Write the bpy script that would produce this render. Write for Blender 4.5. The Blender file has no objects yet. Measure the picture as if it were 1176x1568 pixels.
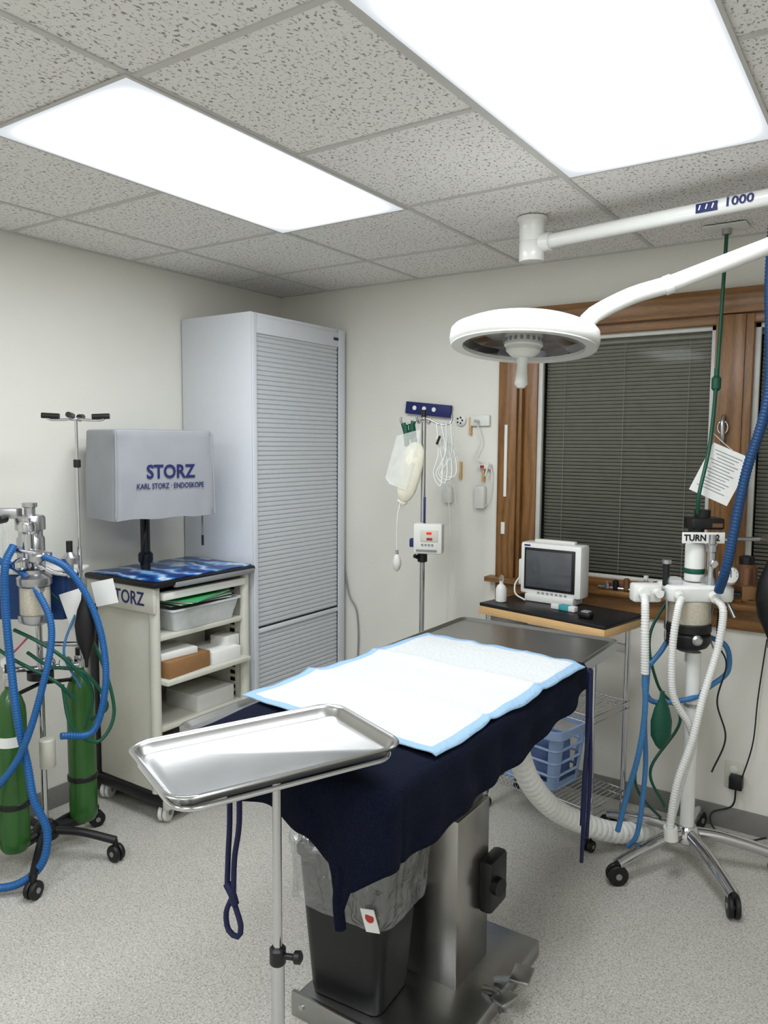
import bpy, bmesh, math, random
from mathutils import Vector, Matrix, noise
random.seed(4)
SC=bpy.context.scene
FZ=-0.13   # floor level in working coords (everything is lifted by 0.13 at the end)
CZ=2.44    # ceiling
R=math.radians
def lin(c): 
    return tuple(((x/255)/12.92 if x/255<=0.04045 else ((x/255+0.055)/1.055)**2.4) for x in c)+(1,)
# ---------------------------------------------------------------- materials
MATS={}
def M(name,rgb,rough=.5,metal=0,var=.06,vs=25,bump=0,bs=200,trans=0,alpha=1,emit=0,coat=0,stretch=None,ior=1.45,sheen=0):
    if name in MATS: return MATS[name]
    m=bpy.data.materials.new(name); m.use_nodes=True; nt=m.node_tree; b=nt.nodes["Principled BSDF"]
    c=lin(rgb); tc=nt.nodes.new("ShaderNodeTexCoord"); mp=nt.nodes.new("ShaderNodeMapping"); nt.links.new(tc.outputs["Object"],mp.inputs[0])
    if stretch: mp.inputs["Scale"].default_value=stretch
    nz=nt.nodes.new("ShaderNodeTexNoise"); nz.inputs["Scale"].default_value=vs; nz.inputs["Detail"].default_value=4
    nt.links.new(mp.outputs[0],nz.inputs["Vector"])
    r=nt.nodes.new("ShaderNodeValToRGB"); r.color_ramp.elements[0].position=.3; r.color_ramp.elements[1].position=.7
    r.color_ramp.elements[0].color=tuple(x*(1-var) for x in c[:3])+(1,); r.color_ramp.elements[1].color=tuple(min(1,x*(1+var)) for x in c[:3])+(1,)
    nt.links.new(nz.outputs[0],r.inputs[0]); nt.links.new(r.outputs[0],b.inputs["Base Color"])
    b.inputs["Roughness"].default_value=rough; b.inputs["Metallic"].default_value=metal
    b.inputs["Transmission Weight"].default_value=trans; b.inputs["Alpha"].default_value=alpha
    b.inputs["Coat Weight"].default_value=coat; b.inputs["IOR"].default_value=ior; b.inputs["Sheen Weight"].default_value=sheen
    if emit:
        b.inputs["Emission Color"].default_value=c; b.inputs["Emission Strength"].default_value=emit
    if bump:
        n2=nt.nodes.new("ShaderNodeTexNoise"); n2.inputs["Scale"].default_value=bs; n2.inputs["Detail"].default_value=3; nt.links.new(mp.outputs[0],n2.inputs["Vector"])
        bp=nt.nodes.new("ShaderNodeBump"); bp.inputs["Strength"].default_value=bump; bp.inputs["Distance"].default_value=.003
        nt.links.new(n2.outputs[0],bp.inputs["Height"]); nt.links.new(bp.outputs[0],b.inputs["Normal"])
    MATS[name]=m; return m
def nodes(name):
    m=bpy.data.materials.new(name); m.use_nodes=True; MATS[name]=m; return m,m.node_tree,m.node_tree.nodes["Principled BSDF"]
def N(nt,t,**k):
    n=nt.nodes.new(t)
    for a,v in k.items():
        if a in n.inputs.keys(): n.inputs[a].default_value=v
        else: setattr(n,a,v)
    return n
def ramp(nt,inp,stops):
    r=nt.nodes.new("ShaderNodeValToRGB"); e=r.color_ramp.elements
    while len(e)<len(stops): e.new(.5)
    for i,(p,c) in enumerate(stops): e[i].position=p; e[i].color=c
    nt.links.new(inp,r.inputs[0]); return r

wallm=M("wall_paint",(217,215,206),.75,var=.02,vs=3,bump=.15,bs=180)
def ceiling_mat():
    m,nt,b=nodes("ceiling_tile"); tc=N(nt,"ShaderNodeTexCoord")
    mp=N(nt,"ShaderNodeMapping"); mp.inputs["Scale"].default_value=(1,.65,1); nt.links.new(tc.outputs["Object"],mp.inputs[0])
    n=N(nt,"ShaderNodeTexNoise",Scale=125.0,Detail=2.0,Distortion=.6); nt.links.new(mp.outputs[0],n.inputs["Vector"])
    r=ramp(nt,n.outputs[0],[(.34,lin((140,137,132))),(.43,lin((231,228,224)))])
    nt.links.new(r.outputs[0],b.inputs["Base Color"]); b.inputs["Roughness"].default_value=.9
    bp=N(nt,"ShaderNodeBump",Strength=.4,Distance=.003); nt.links.new(r.outputs[0],bp.inputs["Height"]); nt.links.new(bp.outputs[0],b.inputs["Normal"])
    return m
ceilm=ceiling_mat()
def floor_mat():
    m,nt,b=nodes("speckled_vinyl"); tc=N(nt,"ShaderNodeTexCoord")
    n=N(nt,"ShaderNodeTexNoise",Scale=160.0,Detail=3.0); nt.links.new(tc.outputs["Object"],n.inputs["Vector"])
    r=ramp(nt,n.outputs[0],[(.34,lin((148,143,133))),(.46,lin((183,180,172))),(.58,lin((189,186,179))),(.7,lin((212,209,202)))])
    n2=N(nt,"ShaderNodeTexNoise",Scale=2.2,Detail=3.0); nt.links.new(tc.outputs["Object"],n2.inputs["Vector"])
    r2=ramp(nt,n2.outputs[0],[(.3,(.9,.9,.9,1)),(.7,(1,1,1,1))])
    mx=N(nt,"ShaderNodeMixRGB",blend_type='MULTIPLY',Fac=1.0); nt.links.new(r.outputs[0],mx.inputs[1]); nt.links.new(r2.outputs[0],mx.inputs[2])
    nt.links.new(mx.outputs[0],b.inputs["Base Color"]); b.inputs["Roughness"].default_value=.38; b.inputs["Specular IOR Level"].default_value=.4
    return m
floorm=floor_mat()
def wood_mat(name,axis):
    m,nt,b=nodes(name); tc=N(nt,"ShaderNodeTexCoord"); mp=N(nt,"ShaderNodeMapping")
    mp.inputs["Scale"].default_value=(1.2,9,9) if axis=='x' else (9,9,1.2); nt.links.new(tc.outputs["Object"],mp.inputs[0])
    w=N(nt,"ShaderNodeTexWave",Scale=.9,Distortion=12.0,Detail=4.0); w.inputs["Detail Scale"].default_value=1.2; w.bands_direction='Z' if axis=='x' else 'X'; nt.links.new(mp.outputs[0],w.inputs["Vector"])
    n=N(nt,"ShaderNodeTexNoise",Scale=26.0,Detail=6.0); nt.links.new(mp.outputs[0],n.inputs["Vector"])
    mx=N(nt,"ShaderNodeMixRGB",Fac=.65); nt.links.new(w.outputs[0],mx.inputs[1]); nt.links.new(n.outputs[0],mx.inputs[2])
    r=ramp(nt,mx.outputs[0],[(.2,lin((96,64,32))),(.5,lin((122,84,43))),(.8,lin((138,98,54)))])
    nt.links.new(r.outputs[0],b.inputs["Base Color"]); b.inputs["Roughness"].default_value=.4; return m
woodx=wood_mat("oak_horizontal",'x'); woodz=wood_mat("oak_vertical",'z')
steel=M("brushed_steel",(172,172,170),.3,1,var=.06,vs=6,stretch=(1,60,1))
traym=M("tray_steel",(186,186,184),.27,1,var=.07,vs=9,bump=.04,bs=40)
steelz=M("brushed_steel_panel",(170,168,164),.3,1,var=.06,vs=6,stretch=(60,60,1))
chrome=M("chrome",(200,200,203),.14,1,var=.02)
alum=M("aluminium",(185,185,187),.32,1,var=.03)
white=M("white_enamel",(224,224,220),.3,var=.02,coat=.3)
plwhite=M("white_plastic",(216,216,210),.4,var=.02)
cream=M("cream_plastic",(200,198,186),.45,var=.02)
grey=M("grey_plastic",(128,130,132),.5,var=.04)
black=M("black_plastic",(16,16,18),.4,var=.1)
rubber=M("black_rubber",(12,12,13),.5,var=.1)
navy=M("navy_cloth",(9,15,32),.95,var=.55,vs=260,bump=.8,bs=300)
MATS["navy_cloth"].node_tree.nodes["Principled BSDF"].inputs["Specular IOR Level"].default_value=.15
navyp=M("navy_print",(26,34,92),.6,var=.02)
blueh=M("blue_hose",(20,84,142),.4,var=.05)
blueh2=M("blue_thin_hose",(56,112,160),.4,var=.05)
greenh=M("green_hose",(12,76,56),.4,var=.05)
whiteh=M("white_hose",(212,212,208),.45,var=.03)
greent=M("green_cylinder_paint",(40,88,32),.35,var=.06,coat=.2)
cabm=M("cabinet_lacquer",(206,209,214),.45,var=.01)
tamb=M("tambour",(192,195,198),.5,var=.02)
coverm=M("grey_vinyl_cover",(148,150,155),.6,var=.04,vs=8,bump=.3,bs=12)
paper=M("paper",(228,228,224),.8,var=.01)
card=M("cardboard",(142,104,66),.8,var=.06)
clearp=M("clear_plastic",(235,240,240),.12,trans=.85,alpha=.55,ior=1.2)
granule=M("absorber_granules",(210,198,176),.9,var=.25,vs=300,bump=.8,bs=300)
baseb=M("baseboard_vinyl",(120,118,114),.6,var=.03)
bluebox=M("blue_rack",(16,54,106),.5,var=.06)
bluebk=M("blue_basket_plastic",(142,164,200),.45,var=.04)
amber=M("copper_metal",(128,92,68),.35,.6)
screenm=M("monitor_screen",(72,76,80),.25,var=.05,coat=.5)
darkm=M("dark_gap",(8,8,8),.8)
labelr=M("label_red",(170,48,42),.5,var=.05)
teal=M("teal_label",(60,150,160),.5)
woodlight=M("light_ply",(198,162,112),.5,var=.08,vs=12,stretch=(1,10,10))
redled=M("red_led",(220,30,20),.4,emit=.6)
def liner_mat():
    m,nt,b=nodes("bin_liner_film"); out=nt.nodes["Material Output"]; tr=N(nt,"ShaderNodeBsdfTransparent"); tr.inputs[0].default_value=(.95,.95,.95,1)
    b.inputs["Base Color"].default_value=(.6,.61,.61,1); b.inputs["Roughness"].default_value=.13; b.inputs["Specular IOR Level"].default_value=.9
    tc=N(nt,"ShaderNodeTexCoord"); n=N(nt,"ShaderNodeTexNoise",Scale=16.0,Detail=3.0,Distortion=.8); nt.links.new(tc.outputs["Object"],n.inputs["Vector"])
    bp=N(nt,"ShaderNodeBump",Strength=.9,Distance=.03); nt.links.new(n.outputs[0],bp.inputs["Height"]); nt.links.new(bp.outputs[0],b.inputs["Normal"])
    mx=N(nt,"ShaderNodeMixShader"); mx.inputs[0].default_value=.2; nt.links.new(tr.outputs[0],mx.inputs[1]); nt.links.new(b.outputs[0],mx.inputs[2])
    gl=N(nt,"ShaderNodeBsdfGlossy"); gl.inputs["Roughness"].default_value=.12; nt.links.new(bp.outputs[0],gl.inputs["Normal"]); m2=N(nt,"ShaderNodeMixShader"); m2.inputs[0].default_value=.10
    nt.links.new(mx.outputs[0],m2.inputs[1]); nt.links.new(gl.outputs[0],m2.inputs[2]); nt.links.new(m2.outputs[0],out.inputs[0]); return m
linerm=liner_mat()
# ---------------------------------------------------------------- helpers
class G:
    def __init__(s,name,o=(0,0,0),rz=0):
        s.e=bpy.data.objects.new(name,None); SC.collection.objects.link(s.e); s.e.location=o; s.e.rotation_euler[2]=R(rz); s.e.empty_display_size=.1
    def add(s,name,me,mat,smooth=True,ang=40):
        if mat is not None: me.materials.append(mat)
        if smooth:
            me.shade_smooth(); me.set_sharp_from_angle(angle=R(ang))
        o=bpy.data.objects.new(name,me); SC.collection.objects.link(o); o.parent=s.e; return o
class Top(G):   # single mesh top level object
    def __init__(s): s.e=None
    def add(s,name,me,mat,smooth=True,ang=40):
        if mat is not None: me.materials.append(mat)
        if smooth: me.shade_smooth(); me.set_sharp_from_angle(angle=R(ang))
        o=bpy.data.objects.new(name,me); SC.collection.objects.link(o); return o
T=Top()
def fin(bm,name):
    bmesh.ops.recalc_face_normals(bm,faces=bm.faces[:]); me=bpy.data.meshes.new(name); bm.to_mesh(me); bm.free(); return me
def bbox(bm,c,s,bev=0,rz=0,mx=None):
    r=bmesh.ops.create_cube(bm,size=1); vs=r['verts']
    for v in vs: v.co=Vector((v.co.x*s[0],v.co.y*s[1],v.co.z*s[2]))
    if bev>0:
        es=list({e for v in vs for e in v.link_edges}); q=bmesh.ops.bevel(bm,geom=es,offset=min(bev,min(s)*.45),segments=2,affect='EDGES',profile=.5); vs=list({v for f in q['faces'] for v in f.verts}|{v for v in vs if v.is_valid})
        seen=set(vs); st=list(vs)
        while st:
            v=st.pop()
            for e in v.link_edges:
                w=e.other_vert(v)
                if w not in seen: seen.add(w); st.append(w)
        vs=list(seen)
    m=mx if mx is not None else Matrix.Rotation(R(rz),3,'Z')
    for v in vs: v.co=m@v.co+Vector(c)
def box(g,name,c,s,mat,bev=.003,rz=0,mx=None):
    bm=bmesh.new(); bbox(bm,c,s,bev,rz,mx); return g.add(name,fin(bm,name),mat)
def b2(g,name,x0,x1,y0,y1,z0,z1,mat,bev=.003):
    return box(g,name,((x0+x1)/2,(y0+y1)/2,(z0+z1)/2),(abs(x1-x0),abs(y1-y0),abs(z1-z0)),mat,bev)
def boxes(g,name,lst,mat,bev=0):
    bm=bmesh.new()
    for x0,x1,y0,y1,z0,z1 in lst: bbox(bm,((x0+x1)/2,(y0+y1)/2,(z0+z1)/2),(abs(x1-x0),abs(y1-y0),abs(z1-z0)),bev)
    return g.add(name,fin(bm,name),mat)
def bloft(bm,rings,c0=True,c1=True,closed=True):
    rv=[[bm.verts.new(p) for p in r] for r in rings]; n=min(len(r) for r in rings)
    for a,b in zip(rv[:-1],rv[1:]):
        for i in range(n if closed else n-1):
            j=(i+1)%n; bm.faces.new((a[i],a[j],b[j],b[i]))
    if c0: bm.faces.new(rv[0][::-1])
    if c1: bm.faces.new(rv[-1])
def loft(g,name,rings,mat,c0=True,c1=True,ang=40,closed=True):
    bm=bmesh.new(); bloft(bm,rings,c0,c1,closed); return g.add(name,fin(bm,name),mat,ang=ang)
def frame(d):
    d=d.normalized(); up=Vector((0,0,1)) if abs(d.z)<.95 else Vector((1,0,0)); x=up.cross(d).normalized(); return x,d.cross(x)
def circ(c,x,y,r,n,sx=1,sy=1): return [Vector(c)+x*(r*sx*math.cos(2*math.pi*i/n))+y*(r*sy*math.sin(2*math.pi*i/n)) for i in range(n)]
def cyl(g,name,p1,p2,r,mat,r2=None,n=28):
    p1,p2=Vector(p1),Vector(p2); x,y=frame(p2-p1); return loft(g,name,[circ(p1,x,y,r,n),circ(p2,x,y,r if r2 is None else r2,n)],mat)
def lathe(g,name,c,prof,mat,d=(0,0,1),n=36,sx=1,sy=1,ang=35,c0=True,c1=True):
    d=Vector(d).normalized(); x,y=(Vector((1,0,0)),Vector((0,1,0))) if abs(d.z)>.999 else frame(d)
    return loft(g,name,[circ(Vector(c)+d*h,x,y,max(r,.0002),n,sx,sy) for r,h in prof],mat,c0,c1,ang)
def spline(pts,step):
    P=[Vector(p) for p in pts]; P=[2*P[0]-P[1]]+P+[2*P[-1]-P[-2]]; out=[]
    for i in range(1,len(P)-2):
        a,b,c,d=P[i-1:i+3]; k=max(2,int((c-b).length/step))
        for j in range(k):
            t=j/k; out.append(.5*((2*b)+(c-a)*t+(2*a-5*b+4*c-d)*t*t+(3*b-a-3*c+d)*t**3))
    out.append(P[-2]); return out
def btube(bm,pts,r,n=12,corr=0,step=None,straight=False):
    P=[Vector(p) for p in pts] if straight else spline(pts,step or (max(.0022,r*.22) if corr else max(.012,r)))
    x=None; rings=[]
    for i,p in enumerate(P):
        d=(P[min(i+1,len(P)-1)]-P[max(i-1,0)]).normalized()
        if x is None: x,y=frame(d)
        else:
            x=(x-d*x.dot(d)).normalized(); y=d.cross(x)
        rr_=r*(1-corr*(i%3==0)) if corr else r
        rings.append(circ(p,x,y,rr_,n))
    bloft(bm,rings)
def tube(g,name,pts,r,mat,n=12,corr=0,straight=False,ang=None):
    bm=bmesh.new(); btube(bm,pts,r,n,corr,None,straight); return g.add(name,fin(bm,name),mat,ang=ang or (60 if not corr else 80))
def hs(nm,pts,r,m,c=.14,ang=None): tube(g,nm,pts,r,m,n=14,corr=c,ang=ang)
def rr(w,h,r,z=0,cx=0,cy=0,k=6,bow=0):
    out=[]
    for sx,sy,a0 in ((1,1,0),(-1,1,90),(-1,-1,180),(1,-1,270)):
        for i in range(k+1):
            a=R(a0+90*i/k); out.append(Vector((cx+sx*(w/2-r)+r*math.cos(a),cy+sy*(h/2-r)+r*math.sin(a),z)))
    return out
def resample(r,n):
    L_=[0]
    for i in range(len(r)): L_.append(L_[-1]+(r[(i+1)%len(r)]-r[i]).length)
    out=[]; j=0
    for i in range(n):
        s=L_[-1]*i/n
        while L_[j+1]<s: j+=1
        q=(s-L_[j])/max(1e-9,L_[j+1]-L_[j]); out.append(r[j].lerp(r[(j+1)%len(r)],q))
    return out
def text(g,name,s,size,loc,mat,rot=(90,0,0),align='CENTER',ext=.0003,bold=0,sx=1):
    c=bpy.data.curves.new(name,'FONT'); c.body=s; c.size=size; c.align_x=align; c.align_y='CENTER'; c.extrude=ext; c.offset=bold; c.resolution_u=3
    o=bpy.data.objects.new(name,c); SC.collection.objects.link(o); bpy.context.view_layer.update()
    me=bpy.data.meshes.new_from_object(o.evaluated_get(bpy.context.evaluated_depsgraph_get())); bpy.data.objects.remove(o)
    for v in me.vertices: v.co.x*=sx
    me.materials.clear(); o=g.add(name,me,mat,smooth=False); o.location=loc; o.rotation_euler=[R(a) for a in rot]; return o
def caster(g,x,y,zf,r=.035,mat=rubber,ang=0,top=None,hub=grey):
    d=Vector((math.cos(R(ang)),math.sin(R(ang)),0)); c=Vector((x,y,zf+r))
    for s in (-1,1): 
        lathe(g,"wheel",c+d*(s*.012),[(r*.55,-.009),(r*.92,-.009),(r,-.005),(r,.005),(r*.92,.009),(r*.55,.009)],mat,d=d)
    cyl(g,"wheel_hub",c-d*.024,c+d*.024,r*.3,hub)
    f=Vector((-d.y,d.x,0)); top=top or zf+2*r+.025
    tube(g,"caster_fork",[c+Vector((0,0,r*.2)),c+Vector((0,0,r+.008))+f*.004,Vector((x,y,top))+f*.012],.011,mat,n=10)
# ---------------------------------------------------------------- camera
cam=bpy.data.cameras.new("camera"); co=bpy.data.objects.new("camera",cam); SC.collection.objects.link(co); SC.camera=co
cam.sensor_fit='VERTICAL'; cam.sensor_height=36; cam.lens=27.05; cam.clip_start=.02
co.matrix_world=Matrix.Translation((0,0,1.56))@Matrix.Rotation(R(34),4,'Z')@Matrix.Rotation(R(90-5.05),4,'X')@Matrix.Rotation(R(.39),4,'Z')
SC.view_settings.view_transform='Standard'
# ---------------------------------------------------------------- room
X0,X1,Y0,Y1=-3.18,1.45,-1.7,3.58
WX0,WX1,WZ0,WZ1=-1.61,.42,.88,2.12
b2(T,"floor",X0-.1,X1+.1,Y0-.1,Y1+.12,FZ-.1,FZ,floorm,0)
b2(T,"ceiling",X0-.1,X1+.1,Y0-.1,Y1+.12,CZ,CZ+.1,ceilm,0)
b2(T,"wall_left",X0-.1,X0,Y0-.1,Y1+.12,FZ,CZ,wallm,0)
b2(T,"wall_right",X1,X1+.1,Y0-.1,Y1+.12,FZ,CZ,wallm,0)
b2(T,"wall_front",X0,X1,Y0-.1,Y0,FZ,CZ,wallm,0)
boxes(T,"wall_back",[(X0,WX0,Y1,Y1+.12,FZ,CZ),(WX1,X1,Y1,Y1+.12,FZ,CZ),(WX0,WX1,Y1,Y1+.12,FZ,WZ0),(WX0,WX1,Y1,Y1+.12,WZ1,CZ)],wallm)
b2(T,"baseboard_back",X0,X1,Y1-.008,Y1,FZ,FZ+.1,baseb,.002)
b2(T,"baseboard_left",X0,X0+.008,Y0,Y1-.01,FZ,FZ+.1,baseb,.002)
b2(T,"baseboard_right",X1-.008,X1,Y0,Y1-.01,FZ,FZ+.1,baseb,.002)
tee=M("ceiling_tee_white",(196,194,190),.6,var=.02)
L=[]
xs=[-2.81+.61*i for i in range(7)]; ys=[3.094-.61*i for i in range(8)]
for x in xs: L.append((x-.009,x+.009,Y0,Y1,CZ-.004,CZ+.001))
for y in ys: L.append((X0,X1,y-.009,y+.009,CZ-.0045,CZ+.001))
L+= [(X0,X0+.02,Y0,Y1,CZ-.005,CZ),(X0,X1,Y1-.02,Y1,CZ-.005,CZ)]
boxes(T,"trim_1",L,tee)
def panel_mat():
    m,nt,b=nodes("light_lens"); out=nt.nodes["Material Output"]; tc=N(nt,"ShaderNodeTexCoord"); sp=N(nt,"ShaderNodeSeparateXYZ"); nt.links.new(tc.outputs["UV"],sp.inputs[0])
    def edge(o,w):
        a=N(nt,"ShaderNodeMath",operation='SUBTRACT'); a.inputs[1].default_value=.5; nt.links.new(sp.outputs[o],a.inputs[0])
        c=N(nt,"ShaderNodeMath",operation='ABSOLUTE'); nt.links.new(a.outputs[0],c.inputs[0])
        d=N(nt,"ShaderNodeMapRange",interpolation_type='SMOOTHSTEP'); d.inputs[1].default_value=.5; d.inputs[2].default_value=.5-w; nt.links.new(c.outputs[0],d.inputs[0]); return d
    a,c=edge(0,.3),edge(1,.2); mu=N(nt,"ShaderNodeMath",operation='MULTIPLY'); nt.links.new(a.outputs[0],mu.inputs[0]); nt.links.new(c.outputs[0],mu.inputs[1])
    ma=N(nt,"ShaderNodeMath",operation='MULTIPLY_ADD'); ma.inputs[1].default_value=PANEL-.8; ma.inputs[2].default_value=.8; nt.links.new(mu.outputs[0],ma.inputs[0])
    e=N(nt,"ShaderNodeEmission"); e.inputs[0].default_value=(.91,.955,1,1); nt.links.new(ma.outputs[0],e.inputs[1]); nt.links.new(e.outputs[0],out.inputs[0]); return m
PANEL=20.5
lens=panel_mat()
for i,(x,y) in enumerate([(-2.205,1.245),(-.965,1.25),(-2.20,-1.175),(-.98,-1.175),(.24,-.565)]):  # last three panels are added out of view to even the lighting
    g=G("ceiling_light_panel",(x,y,0)); w,h=.612,1.252
    boxes(g,"frame",[(-.004,w+.004,-.004,.006,CZ-.008,CZ-.0046),(-.004,w+.004,h-.006,h+.004,CZ-.008,CZ-.0046),(-.004,.006,.006,h-.006,CZ-.008,CZ-.0046),(w-.006,w+.004,.006,h-.006,CZ-.008,CZ-.0046)],tee)
    me=bpy.data.meshes.new("lens"); me.from_pydata([(.004,.004,CZ-.007),(w-.004,.004,CZ-.007),(w-.004,h-.004,CZ-.007),(.004,h-.004,CZ-.007)],[],[(0,3,2,1)])
    uv=me.uv_layers.new(); 
    for li,l in enumerate(me.loops):
        uv.data[li].uv=[(0,0),(1,0),(1,1),(0,1)][l.vertex_index]
    g.add("lens",me,lens,False)
# ---------------------------------------------------------------- window
g=G("window_1")
Yw=Y1
boxes(g,"casing_side",[(-1.71,-1.61,Yw-.022,Yw,.87,2.12)],woodz,.003)
boxes(g,"casing_top",[(-1.73,.55,Yw-.026,Yw,2.12,2.225)],woodx,.003)
boxes(g,"casing_right",[(.42,.52,Yw-.022,Yw,.87,2.12)],woodz,.003)
boxes(g,"stool",[(-1.75,.56,Yw-.07,Yw+.03,.865,.89)],woodx,.004)
boxes(g,"apron",[(-1.71,.52,Yw-.02,Yw,.77,.865)],woodx,.003)
boxes(g,"jambs",[(-1.61,-1.59,Yw-.005,Yw+.11,.89,2.12),(-1.59,-1.52,Yw+.02,Yw+.1,.89,2.1),(-.70,-.55,Yw-.012,Yw+.1,.89,2.115),(.40,.42,Yw,Yw+.1,.89,2.12)],woodz,.002)
boxes(g,"mullion_cap",[(-.67,-.58,Yw-.024,Yw-.01,.89,2.115)],woodz,.003)
boxes(g,"head_jamb",[(-1.59,.40,Yw+.0,Yw+.1,2.08,2.12),(-1.59,.40,Yw+.01,Yw+.1,.885,.93)],woodx,.002)
sash=M("sash_vinyl",(190,190,184),.4)
slatm=M("blind_slat",(172,171,163),.6,var=.05)
for k,(a,b) in enumerate([(-1.52,-.70),(-.55,.40)]):
    boxes(g,"sash",[(a,a+.022,Yw+.03,Yw+.06,.93,2.08),(b-.022,b,Yw+.03,Yw+.06,.93,2.08),(a,b,Yw+.03,Yw+.06,2.06,2.08),(a,b,Yw+.03,Yw+.06,.93,.945)],sash,.001)
    bm=bmesh.new(); z=.955
    mx=Matrix.Rotation(R(-52),3,'X')
    while z<2.05:
        bbox(bm,((a+b)/2,Yw+.085,z),(b-a-.05,.017,.0012),0,0,mx); z+=.0172
    g.add("blind_slats",fin(bm,"blind"),slatm,False)
    bm=bmesh.new()
    for xx in (a+.12,(a+b)/2,b-.12): bbox(bm,(xx,Yw+.073,1.5),(.002,.002,1.1))
    bbox(bm,((a+b)/2,Yw+.085,2.05),(b-a-.04,.025,.025)); g.add("blind_cords",fin(bm,"cords"),slatm,False)
m,nt,b=nodes("window_glass"); out=nt.nodes["Material Output"]; tr=N(nt,"ShaderNodeBsdfTransparent"); tr.inputs[0].default_value=(.84,.84,.82,1)
gl=N(nt,"ShaderNodeBsdfGlossy"); gl.inputs["Roughness"].default_value=.05; mx=N(nt,"ShaderNodeMixShader"); fr=N(nt,"ShaderNodeFresnel",IOR=1.12)
nt.links.new(fr.outputs[0],mx.inputs[0]); nt.links.new(tr.outputs[0],mx.inputs[1]); nt.links.new(gl.outputs[0],mx.inputs[2]); nt.links.new(mx.outputs[0],out.inputs[0])
boxes(g,"glass",[(-1.515,-.71,Yw+.045,Yw+.049,.94,2.07),(-.545,.39,Yw+.045,Yw+.049,.94,2.07)],m)
tube(g,"crank_latch",[(-.65,Yw-.03,1.69),(-.65,Yw-.05,1.66),(-.648,Yw-.05,1.60),(-.65,Yw-.035,1.575)],.009,alum)
tube(g,"latch_loop",[(-.65+.02*math.sin(a*.7),Yw-.04,1.64+.028*math.cos(a*.7)) for a in range(10)],.004,chrome)
boxes(g,"white_stops",[(-1.67,-1.655,Yw-.028,Yw-.02,1.3,1.66),(-1.68,-1.66,Yw-.028,Yw-.02,1.11,1.17)],plwhite)
b2(g,"exterior_night_plane",WX0-.05,WX1+.05,Yw+.122,Yw+.127,WZ0-.05,WZ1+.05,darkm,0)  # dark plane added outside the glass, standing in for night
# ---------------------------------------------------------------- tambour cabinet
g=G("tambour_storage_cabinet",(-2.675,2.795,0),90)
W=.75; D=.495; ZB=.625
b2(g,"near_side",0,.022,0,D,FZ+.02,2.2,cabm,.002); b2(g,"far_side",W-.03,W,0,D,FZ+.02,2.2,cabm,.002)
b2(g,"back",.022,W-.03,D-.01,D,FZ+.02,2.18,cabm,.001); b2(g,"top",.022,W-.03,.001,D,2.18,2.199,cabm,.001)
b2(g,"plinth",.01,W-.01,.02,D-.01,FZ,FZ+.06,grey,.002)
b2(g,"top_rail",.03,W-.055,-.006,.03,2.10,2.18,cabm,.002); b2(g,"right_stile",W-.055,W+.001,-.01,-.001,FZ+.05,2.195,cabm,.003); b2(g,"left_stile",-.001,.03,-.01,-.001,FZ+.05,2.195,cabm,.003); b2(g,"bottom_rail",.03,W-.055,-.004,.02,FZ+.04,FZ+.07,cabm,.002)
b2(g,"middle_rail",.03,W-.055,-.003,.03,ZB-.03,ZB-.006,cabm,.003); b2(g,"rail_gap",.03,W-.055,.001,.02,ZB-.006,ZB,darkm,0)
def tambour(z0,z1):
    pts=[]; z=z0; p=.0235
    while z<z1-.001:
        pts+= [(.010,z),(.010,z+.0026),(.0048,z+.0055),(.004,z+p/2),(.0048,z+p-.003),(.010,z+p)]; z+=p
    bm=bmesh.new(); v0=[bm.verts.new((.03,y,min(z,z1))) for y,z in pts]; v1=[bm.verts.new((W-.055,y,min(z,z1))) for y,z in pts]
    for i in range(len(pts)-1): bm.faces.new((v0[i],v1[i],v1[i+1],v0[i+1]))
    return g.add("tambour_door",fin(bm,"tambour"),tamb,ang=20)
tambour(ZB,2.10); tambour(FZ+.06,ZB-.03)
b2(g,"badge",W-.10,W-.06,-.009,-.006,2.135,2.15,navyp,0)
# ---------------------------------------------------------------- endoscopy cart
g=G("endoscopy_cart",(0,0,.015))
F0=FZ-.015
xb,xf,ya,yb=-3.13,-2.66,2.17,2.78
b2(g,"base",xb,xf+.04,ya+.0,yb-.02,F0+.075,F0+.13,black,.01)
b2(g,"base_bumper",xf+.02,xf+.06,ya+.0,yb-.02,F0+.07,F0+.12,cream,.01)
b2(g,"near_panel",xb+.05,xf-.03,ya+.01,ya+.035,F0+.13,.92,cream,.008)
b2(g,"far_panel",xb+.05,xf-.03,yb-.045,yb-.02,F0+.13,.92,cream,.008)
cyl(g,"near_front_post",(xf-.03,ya+.022,F0+.13),(xf-.03,ya+.022,.92),.024,cream); cyl(g,"far_front_post",(xf-.03,yb-.035,F0+.13),(xf-.03,yb-.035,.92),.024,cream)
b2(g,"rear_post",xb,xb+.05,ya+.0,ya+.05,F0+.1,.92,black,.006)
b2(g,"back_panel",xb,xb+.015,ya+.05,yb-.02,F0+.13,.92,cream,.002)
b2(g,"top_band",xb+.0,xf-.0,ya-.006,ya+.012,.80,.915,cream,.005)
text(g,"band_print","STORZ",.085,(-2.84,ya-.008,.858),navyp,bold=.001,sx=.9)
b2(g,"top_shelf",xb,xf+.02,ya-.02,yb,.915,.942,black,.01)
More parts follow.
